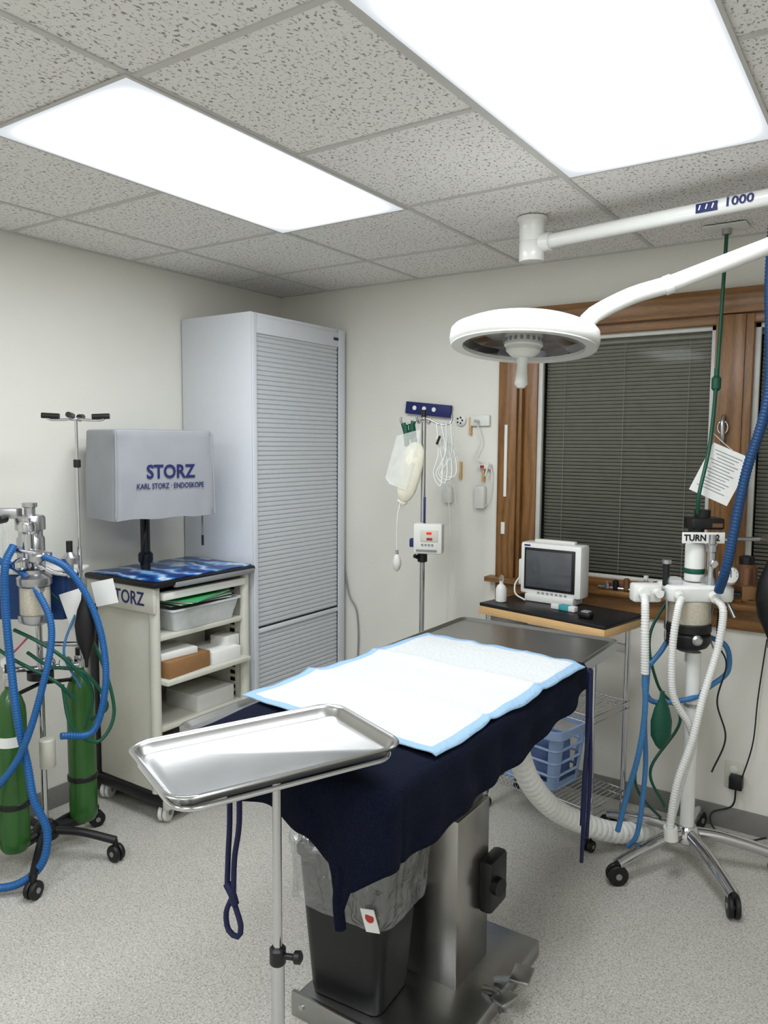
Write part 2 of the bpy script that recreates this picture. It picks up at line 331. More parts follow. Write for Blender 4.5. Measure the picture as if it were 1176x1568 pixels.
def swirl():
    m,nt,b=nodes("blue_printed_mat"); tc=N(nt,"ShaderNodeTexCoord")
    w=N(nt,"ShaderNodeTexWave",Scale=2.6,Distortion=9.0,Detail=3.0); w.wave_type='RINGS'; w.inputs["Detail Scale"].default_value=2.2; nt.links.new(tc.outputs["Object"],w.inputs["Vector"])
    n=N(nt,"ShaderNodeTexNoise",Scale=9.0,Detail=4.0); nt.links.new(tc.outputs["Object"],n.inputs["Vector"])
    mx=N(nt,"ShaderNodeMixRGB",Fac=.35); nt.links.new(w.outputs[0],mx.inputs[1]); nt.links.new(n.outputs[0],mx.inputs[2])
    r=ramp(nt,mx.outputs[0],[(.15,lin((14,36,96))),(.5,lin((30,84,156))),(.72,lin((70,140,198))),(.86,lin((190,205,222)))])
    nt.links.new(r.outputs[0],b.inputs["Base Color"]); b.inputs["Roughness"].default_value=.25; return m
b2(g,"printed_mat",xb+.02,xf+.005,ya+.0,yb-.015,.942,.948,swirl(),.002)
b2(g,"top_trim",xf+.0,xf+.024,ya+.1,yb-.01,.905,.93,grey,.006)
bm=bmesh.new()
for k in range(22): bbox(bm,(xf-.10,yb-.048,.86-k*.036),(.03,.004,.018))
g.add("rack_slots",fin(bm,"slots"),black)
b2(g,"mid_upright",xf-.15,xf-.05,yb-.046,yb-.044,F0+.13,.91,cream,.0)
for z,ex in ((.69,-.02),(.495,.03),(.27,-.03),(.02,-.02)):
    b2(g,"shelf",xb+.03,xf+ex,ya+.04,yb-.05,z-.022,z,cream,.004)
b2(g,"drawer_front",xf-.05,xf+.0,ya+.05,yb-.05,.85,.885,plwhite,.006)
loft(g,"clear_bin",[rr(.34,.36,.02,.692,xf-.2,ya+.32),rr(.38,.42,.025,.79,xf-.2,ya+.32),rr(.40,.44,.025,.79,xf-.2,ya+.32),rr(.40,.44,.025,.798,xf-.2,ya+.32),rr(.37,.41,.02,.796,xf-.2,ya+.32),rr(.33,.35,.02,.70,xf-.2,ya+.32)],M("frosted_bin",(222,226,226),.3,alpha=.75))
for k in range(6): box(g,"papers",(xf-.19+.012*k,ya+.33-.01*k,.803+.006*k),(.30,.34,.003),[paper,greenh,paper,M("green_folder",(60,150,90),.6),paper,MATS["green_folder"]][k],.0005,rz=-8+6*k)
for k,(yy,w,h,mt) in enumerate(((ya+.19,.26,.075,card),(ya+.43,.18,.06,paper))):
    box(g,"supply_box",(xf-.1,yy,.495+h/2),(.2,w,h),mt,.003,rz=4-6*k)
box(g,"supply_box",(xf-.12,ya+.17,.586),(.18,.2,.03),paper,.003,rz=-5); box(g,"supply_box",(xf-.30,ya+.3,.56),(.14,.4,.13),cream,.003)
box(g,"supply_box",(xf-.16,ya+.4,.31),(.22,.24,.08),plwhite,.003); box(g,"supply_tray",(xf-.2,ya+.3,.05),(.3,.4,.06),cream,.006)
box(g,"supply_box",(xf-.09,ya+.5,.54),(.11,.09,.12),plwhite,.003,rz=8)
for x,y in ((xf+.0,ya+.04),(xf+.0,yb-.06),(xb+.06,ya+.04),(xb+.06,yb-.06)): caster(g,x,y,F0,.04,plwhite,ang=20)
cyl(g,"monitor_post",(-2.95,2.36,.948),(-2.95,2.36,1.215),.022,black); lathe(g,"post_collar",(-2.95,2.36,.98),[(.03,0),(.034,.01),(.034,.04),(.026,.05)],black)
tube(g,"cable",[(-2.92,2.34,1.21),(-2.88,2.30,1.10),(-2.93,2.32,1.0),(-2.98,2.36,.955)],.006,black)
tube(g,"dangling_strap",[(-2.80,2.58,1.22),(-2.80,2.58,1.10)],.004,grey); tube(g,"strap_end",[(-2.80,2.58,1.10),(-2.80,2.58,1.05)],.006,black)
# covered monitor
g=G("covered_monitor",(-2.757,2.325,0),79.6)
bm=bmesh.new(); w,h,d=.485,.385,.285
rings=[]; n=16
for j in range(n+1):
    t=j/n; z=1.222+h*t
    ww=w*(1.0+.03*(1-t)); dd=d*(1+.04*(1-t))
    q=resample(rr(ww,dd,.014,z,0,dd/2-.01,k=4),84)
    for p in q:
        nn=noise.noise(Vector((p.x*7,p.y*7,z*5)))*.008+noise.noise(Vector((p.x*20,p.y*20,z*5)))*.003
        if p.y<0 and -.13<p.x<.17: nn*=.25
        dr=Vector((p.x,(p.y-dd/2)*1.5,0)).normalized(); p+=dr*nn*(1 if t<.98 else .3)
        if j==0: p.z+=.003*math.sin(p.x*30)
    rings.append(q)
top_=[p.copy() for p in rings[-1]]
def shrink(ps,f,dz): 
    c=sum(ps,Vector())/len(ps); return [Vector((c.x+(p.x-c.x)*f,c.y+(p.y-c.y)*f,p.z+dz)) for p in ps]
rings+= [shrink(top_,.985,.006),shrink(top_,.95,.009),shrink(top_,.5,.012),shrink(top_,.05,.012)]
bloft(bm,rings,False,True); g.add("cover",fin(bm,"cover"),coverm,ang=60)
for s in (-1,1): tube(g,"cover_seam",[(s*w/2*1.02,-.014,1.23),(s*w/2,-.014,1.42),(s*w/2*.99,-.01,1.60)],.004,coverm)
text(g,"cover_print","STORZ",.084,(.02,-.0155,1.428),navyp,bold=.0018,sx=.92)
text(g,"cover_print_small","KARL STORZ · ENDOSKOPE",.034,(.02,-.0155,1.366),navyp,bold=.0004,sx=.80)
b2(g,"screen_body",-.21,.21,.03,.12,1.24,1.58,grey,.01)
# ---------------------------------------------------------------- left anaesthesia cart
g=G("oxygen_cylinder_cart",(-2.81,1.723,0),34)
for a in (-75,-3,69,141,213):
    c,s=math.cos(R(a)),math.sin(R(a))
    tube(g,"base_leg",[(.03*c,.03*s,-.01),(.15*c,.15*s,-.015),(.29*c,.29*s,-.045)],.016,black,n=14)
    caster(g,.29*c,.29*s,FZ,.034,rubber,ang=a+60,top=-.035)
lathe(g,"base_hub",(0,0,-.05),[(.03,0),(.05,.01),(.05,.05),(.03,.075)],black)
cyl(g,"pole",(0,0,-.02),(0,0,1.2),.0125,chrome)
lathe(g,"cylinder_yoke_ring",(0,0,.62),[(.02,0),(.05,.0),(.05,.03),(.02,.03)],black)
for nm,x,y in (("a",-.065,-.12),("b",.105,.13)):
    lathe(g,"oxygen_cylinder_"+nm,(x,y,-.03),[(.02,.0),(.045,.003),(.055,.02),(.056,.05),(.056,.54),(.053,.575),(.042,.61),(.026,.635),(.018,.645),(.018,.66)],greent)
    box(g,"cylinder_valve_"+nm,(x,y,.655),(.035,.04,.055),chrome,.006); cyl(g,"valve_knob_"+nm,(x,y,.68),(x,y,.71),.016,black)
    tube(g,"cylinder_bracket_"+nm,[(x,y,.58),(x*.5,y*.5,.59),(0,0,.6)],.008,black)
    lathe(g,"cylinder_collar_"+nm,(x,y,.15),[(.057,0),(.061,.003),(.061,.02),(.057,.023)],black)
    tube(g,"cylinder_support_"+nm,[(x,y,-.03),(x*.5,y*.5,-.02),(0,0,-.01)],.02,black)
lathe(g,"cylinder_tag",(-.065,-.12,.40),[(.0575,0),(.0578,.0),(.0578,.04),(.0575,.04)],paper)
tube(g,"regulator_arm",[(-.13,-.03,.66),(.0,0,.66),(.13,.06,.66)],.012,chrome)
for x in (-.1,.06,.13): lathe(g,"pressure_gauge",(x,-.05,.70),[(.024,0),(.026,.004),(.026,.02),(.02,.022)],chrome,d=(0,-1,0)); cyl(g,"gauge_face",(x,-.0715,.70),(x,-.073,.70),.021,paper)
b2(g,"top_plate",-.22,.16,-.05,.12,1.045,1.06,white,.004)
loft(g,"blue_side_bin",[rr(.30,.14,.02,.86,-.04,.06),rr(.34,.18,.02,1.04,-.04,.06),rr(.32,.16,.02,1.04,-.04,.06),rr(.28,.12,.02,.87,-.04,.06)],bluebox)
lathe(g,"absorber_canister",(.03,-.09,.90),[(.05,0),(.056,.004),(.056,.11),(.05,.114)],clearp); lathe(g,"absorber_granules",(.03,-.09,.903),[(.05,0),(.052,.004),(.052,.10),(.05,.104)],granule)
lathe(g,"absorber_cap",(.03,-.09,1.014),[(.06,0),(.064,.006),(.064,.03),(.04,.045),(.04,.06),(.02,.07)],alum); lathe(g,"absorber_base",(.03,-.09,.86),[(.03,0),(.058,.012),(.062,.02),(.062,.042)],alum)
cyl(g,"valve_tower",(.01,-.09,1.07),(.01,-.09,1.22),.022,chrome); lathe(g,"valve_dome",(.01,-.09,1.21),[(.022,0),(.032,.01),(.034,.03),(.03,.045),(.012,.05),(.012,.06)],chrome)
lathe(g,"inhale_valve",(.05,-.11,1.10),[(.02,0),(.032,.01),(.032,.03),(.024,.04),(.008,.045)],alum); cyl(g,"horizontal_port",(-.03,-.1,1.15),(.10,-.1,1.13),.013,chrome)
lathe(g,"exhale_valve",(.0,-.13,1.08),[(.02,0),(.03,.01),(.03,.03),(.02,.04),(.008,.045)],chrome)
cyl(g,"port_elbow",(.06,-.11,1.0),(.06,-.15,1.0),.018,alum)
lathe(g,"relief_valve",(.155,-.06,1.04),[(.014,0),(.014,.05),(.03,.052),(.032,.075),(.02,.085),(.01,.1)],alum); cyl(g,"relief_stem",(.155,-.06,1.10),(.155,-.06,1.18),.012,black); tube(g,"relief_arm",[(.05,-.09,1.09),(.10,-.08,1.06),(.155,-.06,1.05)],.01,chrome)
lathe(g,"vaporizer",(-.03,.02,1.06),[(.05,0),(.052,.01),(.052,.12),(.045,.13),(.045,.15),(.056,.155),(.056,.20),(.05,.21),(.02,.215),(.02,.24),(.028,.245),(.028,.26)],alum)
cyl(g,"flowmeter_tube",(-.14,-.02,1.07),(-.14,-.02,1.26),.02,clearp); box(g,"flowmeter_block",(-.13,-.0,1.28),(.14,.05,.04),alum,.006); cyl(g,"flowmeter_knob",(-.11,-.02,1.26),(-.11,-.07,1.26),.016,black)
lathe(g,"flow_float_tube",(-.09,-.05,1.06),[(.008,0),(.008,.16)],clearp)
px_=.17
cyl(g,"iv_pole",(px_,0,.75),(px_,0,1.655),.006,chrome); cyl(g,"iv_pole_sleeve",(px_,0,.7),(px_,0,1.15),.009,chrome); lathe(g,"iv_pole_clamp",(px_,0,1.46),[(.01,0),(.014,.002),(.014,.03),(.01,.032)],black)
for a in (10,100,190,280):
    c,s=math.cos(R(a)),math.sin(R(a)); tube(g,"iv_hook",[(px_,0,1.65),(px_+.05*c,.05*s,1.645),(px_+.10*c,.10*s,1.647),(px_+.115*c,.115*s,1.665)],.005,chrome)
    tube(g,"iv_hook_sleeve",[(px_+.06*c,.06*s,1.658),(px_+.125*c,.125*s,1.661)],.011,black)
tube(g,"pole_bracket",[(.0,0,.76),(.08,0,.76),(px_,0,.76)],.01,chrome)
lathe(g,"reservoir_bag",(.205,-.05,.98),[(.012,0),(.014,-.03),(.03,-.07),(.042,-.13),(.036,-.19),(.018,-.24),(.008,-.27),(.006,-.30)],rubber,sx=1,sy=.7)
box(g,"paper_tag",(.175,-.03,.90),(.11,.002,.17),paper,.0,mx=Matrix.Rotation(R(-18),3,'Y')); box(g,"instruction_card",(.25,.04,.96),(.09,.002,.1),paper,.0,mx=Matrix.Rotation(R(-12),3,'Y'))
hs("breathing_hose_left",[(-.03,-.12,1.17),(-.045,-.16,1.10),(-.05,-.16,.95),(-.035,-.17,.75),(.0,-.2,.52),(.03,-.2,.35),(.06,-.22,.22),(.105,-.22,.10),(.09,-.24,-.02),(.0,-.26,-.09),(-.12,-.28,-.085),(-.25,-.28,-.02)],.0155,blueh)
hs("breathing_hose_right",[(.08,-.12,1.13),(.16,-.1,1.08),(.23,-.08,.96),(.28,-.08,.80),(.295,-.1,.62),(.25,-.12,.45),(.16,-.2,.46)],.0135,blueh)
hs("breathing_hose_loop",[(-.2,-.12,1.1),(-.12,-.13,1.12),(-.02,-.12,1.08),(.06,-.14,1.0),(.12,-.16,.86),(.10,-.2,.66),(.02,-.23,.40),(-.1,-.25,.24),(-.22,-.25,.12)],.0135,blueh)
for k,p in enumerate([[( .05,-.02,.98),(.16,.0,.86),(.24,.02,.68),(.29,.0,.48),(.24,-.05,.38),(.16,-.1,.46),(.12,-.08,.62)],[(-.02,-.06,.74),(.08,-.1,.70),(.2,-.06,.66),(.27,-.02,.52),(.2,0,.45)],[(-.18,-.05,.78),(-.05,-.1,.72),(.1,-.1,.64),(.16,-.06,.55)],[(-.05,-.1,.84),(.05,-.12,.8),(.15,-.1,.72),(.22,-.04,.58),(.18,-.02,.42)]]):
    tube(g,"oxygen_line",p,.007,greenh)
tube(g,"gas_line",[(.16,-.02,.9),(.13,-.08,.75),(.18,-.05,.6)],.005,blueh2); tube(g,"pink_line",[(-.02,-.05,.8),(-.1,-.05,.72),(-.2,-.05,.65)],.004,M("pink_tube",(190,90,110),.4))
lathe(g,"suction_jar",(.045,-.06,.28),[(.028,0),(.03,.003),(.03,.11),(.026,.115)],cream)
# ---------------------------------------------------------------- IV pole with pump
g=G("iv_pole_stand",(-1.93,3.2,0),34)
cyl(g,"lower_tube",(0,0,-.04),(0,0,1.02),.0125,chrome); cyl(g,"upper_tube",(0,0,.9),(0,0,1.70),.0115,chrome)
for a in range(5):
    c,s=math.cos(R(a*72+20)),math.sin(R(a*72+20)); tube(g,"leg",[(0,0,-.02),(.12*c,.12*s,-.03),(.24*c,.24*s,-.05)],.012,chrome); caster(g,.24*c,.24*s,FZ,.028,rubber,ang=a*50,top=-.045)
lathe(g,"clamp",(0,0,.985),[(.016,0),(.024,.004),(.024,.045),(.016,.05)],black); cyl(g,"clamp_knob",(0,0,1.0),(-.04,-.03,1.02),.01,black)
tube(g,"hook_bar",[(-.11,0,1.69),(-.11,0,1.665),(-.08,0,1.655),(0,0,1.685),(.08,0,1.655),(.13,0,1.665),(.135,0,1.70)],.0055,chrome); tube(g,"hook_bar_b",[(-.04,-.1,1.69),(-.03,-.09,1.66),(0,0,1.68),(.03,.09,1.66),(.04,.1,1.69)],.0055,chrome)
cyl(g,"pole_cap",(0,0,1.69),(0,0,1.725),.013,black)
bagf=M("pressure_bag_fabric",(222,217,198),.7,var=.05,bump=.8,bs=25)
lathe(g,"pressure_bag",(-.095,-.03,1.285),[(.01,.0),(.03,.01),(.048,.05),(.055,.12),(.057,.2),(.046,.26),(.02,.29)],bagf,d=(.22,0,1),sx=.4,sy=.95)
lathe(g,"pressure_bag_tail",(-.105,-.02,1.26),[(.006,.0),(.03,.02),(.02,.06)],bagf,d=(.2,0,1),sx=.4,sy=.9)
me=bpy.data.meshes.new("sleeve"); me.from_pydata([(-.13,-.045,1.60),(-.02,-.045,1.63),(-.03,-.05,1.5),(-.085,-.06,1.34),(-.165,-.05,1.37),(-.185,-.04,1.40)],[],[(0,1,2,3,4,5)]); g.add("clear_sleeve",me,M("sleeve_film",(225,228,222),.3,alpha=.45),False)
tube(g,"green_strap",[(-.1,-.01,1.66),(-.075,-.02,1.59),(-.05,-.01,1.67)],.012,greenh); tube(g,"green_strap_b",[(-.06,-.02,1.66),(-.045,-.02,1.56)],.016,greenh); tube(g,"green_strap_c",[(-.09,-.02,1.65),(-.08,-.02,1.55)],.013,greenh)
tube(g,"bulb_line",[(-.11,-.03,1.28),(-.125,-.04,1.2),(-.125,-.04,1.03)],.0035,plwhite); lathe(g,"squeeze_bulb",(-.125,-.04,1.03),[(.006,0),(.012,-.006),(.021,-.03),(.022,-.05),(.014,-.075),(.004,-.085)],plwhite)
lathe(g,"bulb_valve",(-.125,-.04,1.02),[(.007,0),(.007,.03)],chrome)
for k in range(8):
    x=.06+.011*k; tube(g,"coiled_line",[(x,-.02-.004*k,1.66),(x+.01+.012*math.sin(k),-.03,1.52),(x-.012-.005*k,-.03,1.42),(x+.02,-.04,1.36+.008*k),(x+.03,-.03,1.47),(x+.0,-.02,1.6)],.0035,clearp if k%2 else plwhite)
tube(g,"black_clip",[(.06,-.04,1.56),(.075,-.045,1.60)],.006,black)
tube(g,"drip_line",[(.11,-.02,1.4),(.13,0,1.2),(.13,0,.9),(.12,0,.6),(.10,.02,.4)],.0045,clearp); tube(g,"drip_line_b",[(.14,-.02,1.4),(.17,0,1.2),(.17,0,.9),(.15,0,.55)],.0045,clearp)
lathe(g,"drip_chamber",(.12,-.03,1.5),[(.004,0),(.012,.01),(.012,.06),(.004,.07)],clearp)
g=G("infusion_pump",(-1.885,3.19,0),20)
b2(g,"case",-.065,.075,-.08,-.012,1.04,1.185,plwhite,.01); b2(g,"display",-.03,.055,-.083,-.079,1.10,1.155,cream,.002)
b2(g,"red_readout",.0,.025,-.085,-.082,1.135,1.146,redled,0); b2(g,"label",-.0,.03,-.083,-.079,1.105,1.12,labelr,.001); b2(g,"label_low",-.05,.05,-.083,-.079,1.052,1.062,grey,.001)
for k in range(4): cyl(g,"key",(-.02+.016*k,-.079,1.085),(-.02+.016*k,-.084,1.085),.005,grey)
b2(g,"syringe_clamp",-.085,-.05,-.07,-.03,1.07,1.11,navyp,.004); b2(g,"bracket",-.045,-.02,-.014,.01,1.08,1.12,grey,.003); b2(g,"blue_top_clip",-.02,-.01,-.06,-.05,1.18,1.31,navyp,.002)
# ---------------------------------------------------------------- wall items
g=G("wall_sign",(0,Y1,0)); box(g,"board",(-2.12,-.02,1.745),(.28,.02,.065),navyp,.004,mx=Matrix.Rotation(R(6),3,'Y')); 
for k in range(3): cyl(g,"icon",(-2.20+.06*k,-.031,1.755-.006*k),(-2.20+.06*k,-.033,1.755-.006*k),.012,paper)
g=G("wall_hook_rail",(0,Y1,0)); b2(g,"plate",-1.87,-1.76,-.02,0,1.655,1.71,plwhite,.005); lathe(g,"round_sensor",(-1.93,-.001,1.685),[(.028,0),(.03,.01),(.02,.018)],plwhite,d=(0,-1,0))
for k in range(5): cyl(g,"sensor_dot",(-1.93+.015*math.cos(k*1.26),-.015,1.685+.015*math.sin(k*1.26)),(-1.93+.015*math.cos(k*1.26),-.021,1.685+.015*math.sin(k*1.26)),.005,black)
for x,z in ((-1.87,1.65),(-1.925,1.42),(-1.79,1.41)): b2(g,"wood_clip",x-.006,x+.006,-.02,0,z-.04,z+.05,woodlight,.002)
cyl(g,"peg",(-1.82,-.02,1.68),(-1.82,-.06,1.68),.008,chrome); tube(g,"hanging_cord",[(-1.82,-.03,1.66),(-1.80,-.03,1.58),(-1.83,-.03,1.5),(-1.79,-.03,1.47)],.003,plwhite)
g=G("thermometer_holder",(0,Y1,0)); b2(g,"cup",-1.815,-1.745,-.03,0,1.435,1.46,plwhite,.005); b2(g,"red_tip",-1.80,-1.78,-.035,-.03,1.44,1.455,labelr,0); cyl(g,"rod",(-1.77,-.035,1.4),(-1.75,-.035,1.47),.005,plwhite)
g=G("wall_charger",(0,Y1,0)); b2(g,"case",-1.835,-1.775,-.035,0,1.23,1.35,plwhite,.012); tube(g,"cord",[(-1.78,-.02,1.24),(-1.75,-.02,1.28),(-1.74,-.02,1.42),(-1.76,-.02,1.45)],.003,plwhite)
g=G("wall_charger",(0,Y1,0)); b2(g,"case",-2.02,-1.97,-.03,0,1.25,1.34,plwhite,.01)
g=G("data_cable",(0,Y1,0)); tube(g,"cable",[(-2.69,-.015,.92),(-2.67,-.02,.80),(-2.64,-.02,.68),(-2.59,-.02,.60),(-2.575,-.02,.46),(-2.58,-.02,.3)],.0045,grey)
g=G("wall_outlet",(0,Y1,0)); b2(g,"cover_plate",-.585,-.51,-.006,0,.06,.18,cream,.003)
for z in (.145,.095): lathe(g,"socket",(-.548,-.006,z),[(.017,0),(.017,.003),(.015,.004)],plwhite,d=(0,-1,0))
b2(g,"adapter",-.56,-.505,-.05,-.006,.07,.13,black,.006); tube(g,"cord",[(-.53,-.04,.09),(-.54,-.05,.0),(-.62,-.06,-.05),(-.60,-.1,-.1),(-.5,-.12,-.12),(-.40,-.06,-.1)],.004,black); tube(g,"cord_b",[(-.51,-.04,.12),(-.47,-.06,.3),(-.46,-.05,.5),(-.44,-.03,.75)],.003,black)
# ---------------------------------------------------------------- surgical table
g=G("surgical_table")
TX0,TX1,TY0,TY1=-1.46,-.815,1.235,2.74
tcx,tcy=(TX0+TX1)/2,(TY0+TY1)/2
loft(g,"table_top",[rr(TX1-TX0-.03,TY1-TY0-.03,.03,.815,tcx,tcy),rr(TX1-TX0,TY1-TY0,.045,.83,tcx,tcy),rr(TX1-TX0,TY1-TY0,.045,.863,tcx,tcy),rr(TX1-TX0-.02,TY1-TY0-.02,.035,.866,tcx,tcy),rr(TX1-TX0-.05,TY1-TY0-.05,.02,.857,tcx,tcy)],steel,ang=25)
b2(g,"under_frame",-1.34,-.93,1.45,2.5,.74,.815,black,.01)
b2(g,"column_outer",-1.24,-1.03,1.93,2.14,FZ+.05,.45,steelz,.006); b2(g,"column_inner",-1.225,-1.045,1.945,2.125,.45,.745,steelz,.004)
b2(g,"base_plate",-1.42,-.915,1.64,2.30,FZ,FZ+.055,steel,.008); 
b2(g,"base_near_flange",-1.42,-.915,1.63,1.645,FZ,FZ+.075,steel,.003); cyl(g,"flange_bolt",(-1.38,1.632,FZ+.04),(-1.38,1.626,FZ+.04),.008,chrome)
tube(g,"foot_pedal_bar",[(-.96,1.98,FZ+.06),(-.90,1.96,FZ+.08),(-.86,1.90,FZ+.07)],.012,steel); box(g,"foot_pedal",(-.87,2.05,FZ+.10),(.06,.08,.012),steel,.004,rz=10); box(g,"foot_pedal_b",(-.88,1.95,FZ+.085),(.05,.07,.012),steel,.004,rz=-15); cyl(g,"pedal_axle",(-.95,2.03,FZ+.065),(-.86,2.05,FZ+.09),.01,grey)
b2(g,"actuator_housing",-1.035,-.985,2.07,2.19,.10,.27,black,.015); cyl(g,"actuator_knob",(-.99,2.10,.19),(-.965,2.095,.19),.028,rubber); lathe(g,"tilt_knob",(-.97,1.99,.63),[(.01,0),(.01,.04),(.02,.042),(.02,.06),(.01,.065)],black,d=(.9,-.3,0))
cyl(g,"tilt_bar",(-1.05,1.99,.66),(-.9,1.97,.63),.01,steel)
strapm=M("navy_strap",(14,22,62),.7,bump=.6)
for (x,y,zb,x2) in ((-.805,2.37,.20,-.80),(-.800,2.385,.28,-.79),(-.808,2.40,.22,-.81),(-.795,2.36,.33,-.80),(-1.245,1.218,.53,-1.245),(-1.215,1.218,.52,-1.225)):
    tube(g,"restraint_strap",[(x+.0,y,.84),(x+.004,y-.004,.7),(x2,y-.006,(zb+.7)/2),(x2-.005,y-.006,zb)],.0065,strapm,n=8)
tube(g,"strap_knot",[(-1.25,1.212,.54),(-1.23,1.208,.525),(-1.225,1.212,.50)],.010,strapm,n=8)
tube(g,"strap_loop",[(-1.236,1.212,.51),(-1.252,1.21,.47),(-1.245,1.21,.43),(-1.215,1.21,.425),(-1.205,1.21,.455),(-1.232,1.212,.51)],.0065,strapm,n=8)
# drape
g=G("surgical_drape")
bm=bmesh.new(); dz=.871; XL=-1.385
def path(t): # t in 0..1 along near edge then right edge
    a=.57; b_=1.12; tot=a+b_; s=t*tot
    if s<a-.03: return Vector((XL+s,1.222,0)),Vector((0,-1,0)),s
    if s<a+.03:
        q=(s-a+.03)/.06*math.pi/2; c=Vector((XL+a-.03,1.252,0)); dr=Vector((math.sin(q),-math.cos(q),0)); return c+dr*.03,dr,s
    return Vector((-.815+.0,1.222+s-a,0)),Vector((1,0,0)),s
def lerpt(x,T_):
    for (a,va),(b,vb) in zip(T_[:-1],T_[1:]):
        if x<=b: 
            q=max(0,(x-a)/(b-a)); q=q*q*(3-2*q); return va+(vb-va)*q
    return T_[-1][1]
hang=[(0,.06),(.06,.10),(.23,.11),(.38,.13),(.445,.17),(.49,.27),(.52,.20),(.57,.165),(.71,.165),(.86,.155),(1.2,.14),(1.5,.12),(1.69,.08)]
NT=170; NK=14; rows=[]
for k in range(NK+1):
    row=[]
    for i in range(NT+1):
        p,dr,s=path(i/NT); h=lerpt(s,hang); q=k/NK; am=1 if s<.62 else .5
        fold=(math.sin(s*38+1.2*math.sin(s*7))*.011*q+math.sin(s*17)*.010*q)*am+math.exp(-((s-.49)/.05)**2)*(.03*q)+noise.noise(Vector((s*12,q*3,0)))*.008*q
        pp=p+dr*(.006+.008*min(1,k/2)+fold+.004*q); pp.z=dz-(h*q) if k>0 else dz
        row.append(bm.verts.new(pp))
    rows.append(row)
for a,b in zip(rows[:-1],rows[1:]):
    for i in range(NT): bm.faces.new((a[i],a[i+1],b[i+1],b[i]))
NI=16; prev=rows[0]
for j in range(1,NI+1):
    row=[]
    for i in range(NT+1):
        p,dr,s=path(i/NT); q=j/NI; tt=i/NT
        end=Vector((XL+.005-.04*tt,1.235+tt*1.10,0)) 
        pp=p.lerp(end,q); pp.z=dz+.002*math.sin(pp.x*40)*math.sin(pp.y*23)+.002
        row.append(bm.verts.new(pp))
    for i in range(NT): bm.faces.new((prev[i+1],prev[i],row[i],row[i+1]))
    prev=row
o=g.add("drape_cloth",fin(bm,"drape"),navy,ang=75); so=o.modifiers.new("thick",'SOLIDIFY'); so.thickness=.004
tube(g,"drape_corner_fold",[(-.90,1.195,.70),(-.905,1.185,.64),(-.895,1.18,.58)],.012,navy)
def padmat():
    m,nt,b=nodes("absorbent_pad"); tc=N(nt,"ShaderNodeTexCoord"); sp=N(nt,"ShaderNodeSeparateXYZ"); nt.links.new(tc.outputs["UV"],sp.inputs[0])
    vals=[]
    for o_,w in ((0,.045),(1,.03)):
        a=N(nt,"ShaderNodeMath",operation='SUBTRACT'); a.inputs[1].default_value=.5; nt.links.new(sp.outputs[o_],a.inputs[0]); c=N(nt,"ShaderNodeMath",operation='ABSOLUTE'); nt.links.new(a.outputs[0],c.inputs[0])
        d=N(nt,"ShaderNodeMath",operation='GREATER_THAN'); d.inputs[1].default_value=.5-w; nt.links.new(c.outputs[0],d.inputs[0]); vals.append(d)
    mxm=N(nt,"ShaderNodeMath",operation='MAXIMUM'); nt.links.new(vals[0].outputs[0],mxm.inputs[0]); nt.links.new(vals[1].outputs[0],mxm.inputs[1])
    v=N(nt,"ShaderNodeTexVoronoi",Scale=75.0); nt.links.new(tc.outputs["Object"],v.inputs["Vector"])
    r=ramp(nt,v.outputs[0],[(.0,lin((192,193,192))),(.5,lin((184,186,186)))])
    mix=N(nt,"ShaderNodeMixRGB"); nt.links.new(r.outputs[0],mix.inputs[1]); mix.inputs[2].default_value=lin((134,162,186)); nt.links.new(mxm.outputs[0],mix.inputs[0]); nt.links.new(mix.outputs[0],b.inputs["Base Color"])
    bp=N(nt,"ShaderNodeBump",Strength=.45,Distance=.004); nt.links.new(v.outputs[0],bp.inputs["Height"]); nt.links.new(bp.outputs[0],b.inputs["Normal"]); b.inputs["Roughness"].default_value=.9; b.inputs["Specular IOR Level"].default_value=.2
    return m
g=G("absorbent_underpad"); bm=bmesh.new(); c1,c2,c3,c4=Vector((-.813,1.416,0)),Vector((-.791,2.296,0)),Vector((-1.391,2.349,0)),Vector((-1.444,1.459,0))
uvl=bm.loops.layers.uv.new(); NU,NV=60,90; gr=[]
for j in range(NV+1):
    row=[]; v=j/NV
    for i in range(NU+1):
        u=i/NU; p=c4.lerp(c1,u).lerp(c3.lerp(c2,u),v); z=.885
        for f,am in ((.30,.011),(.64,.013)): 
            dd_=(v-f); z+=am*math.exp(-abs(dd_)/.03)
        for f in (.33,.67): z+=.005*math.exp(-abs(u-f)/.02)
        z+=.004*noise.noise(Vector((p.x*6,p.y*6,0)))
        e=min(u,1-u,v,1-v); z+=.007*noise.noise(Vector((u*9,v*9,3)))*max(0,1-e/.12)
        if p.x>-.825: z-= (p.x+.825)*.35
        p.z=z; 
        if i in (0,NU): p.x+=.004*math.sin(v*14)
        row.append((bm.verts.new(p),u,v))
    gr.append(row)
for j in range(NV):
    for i in range(NU):
        q=[gr[j][i],gr[j][i+1],gr[j+1][i+1],gr[j+1][i]]; f=bm.faces.new([a[0] for a in q])
        for l,a in zip(f.loops,q): l[uvl].uv=(a[1],a[2])
o=g.add("pad_sheet",fin(bm,"pad"),padmat(),ang=180); so=o.modifiers.new("t",'SOLIDIFY'); so.thickness=.003
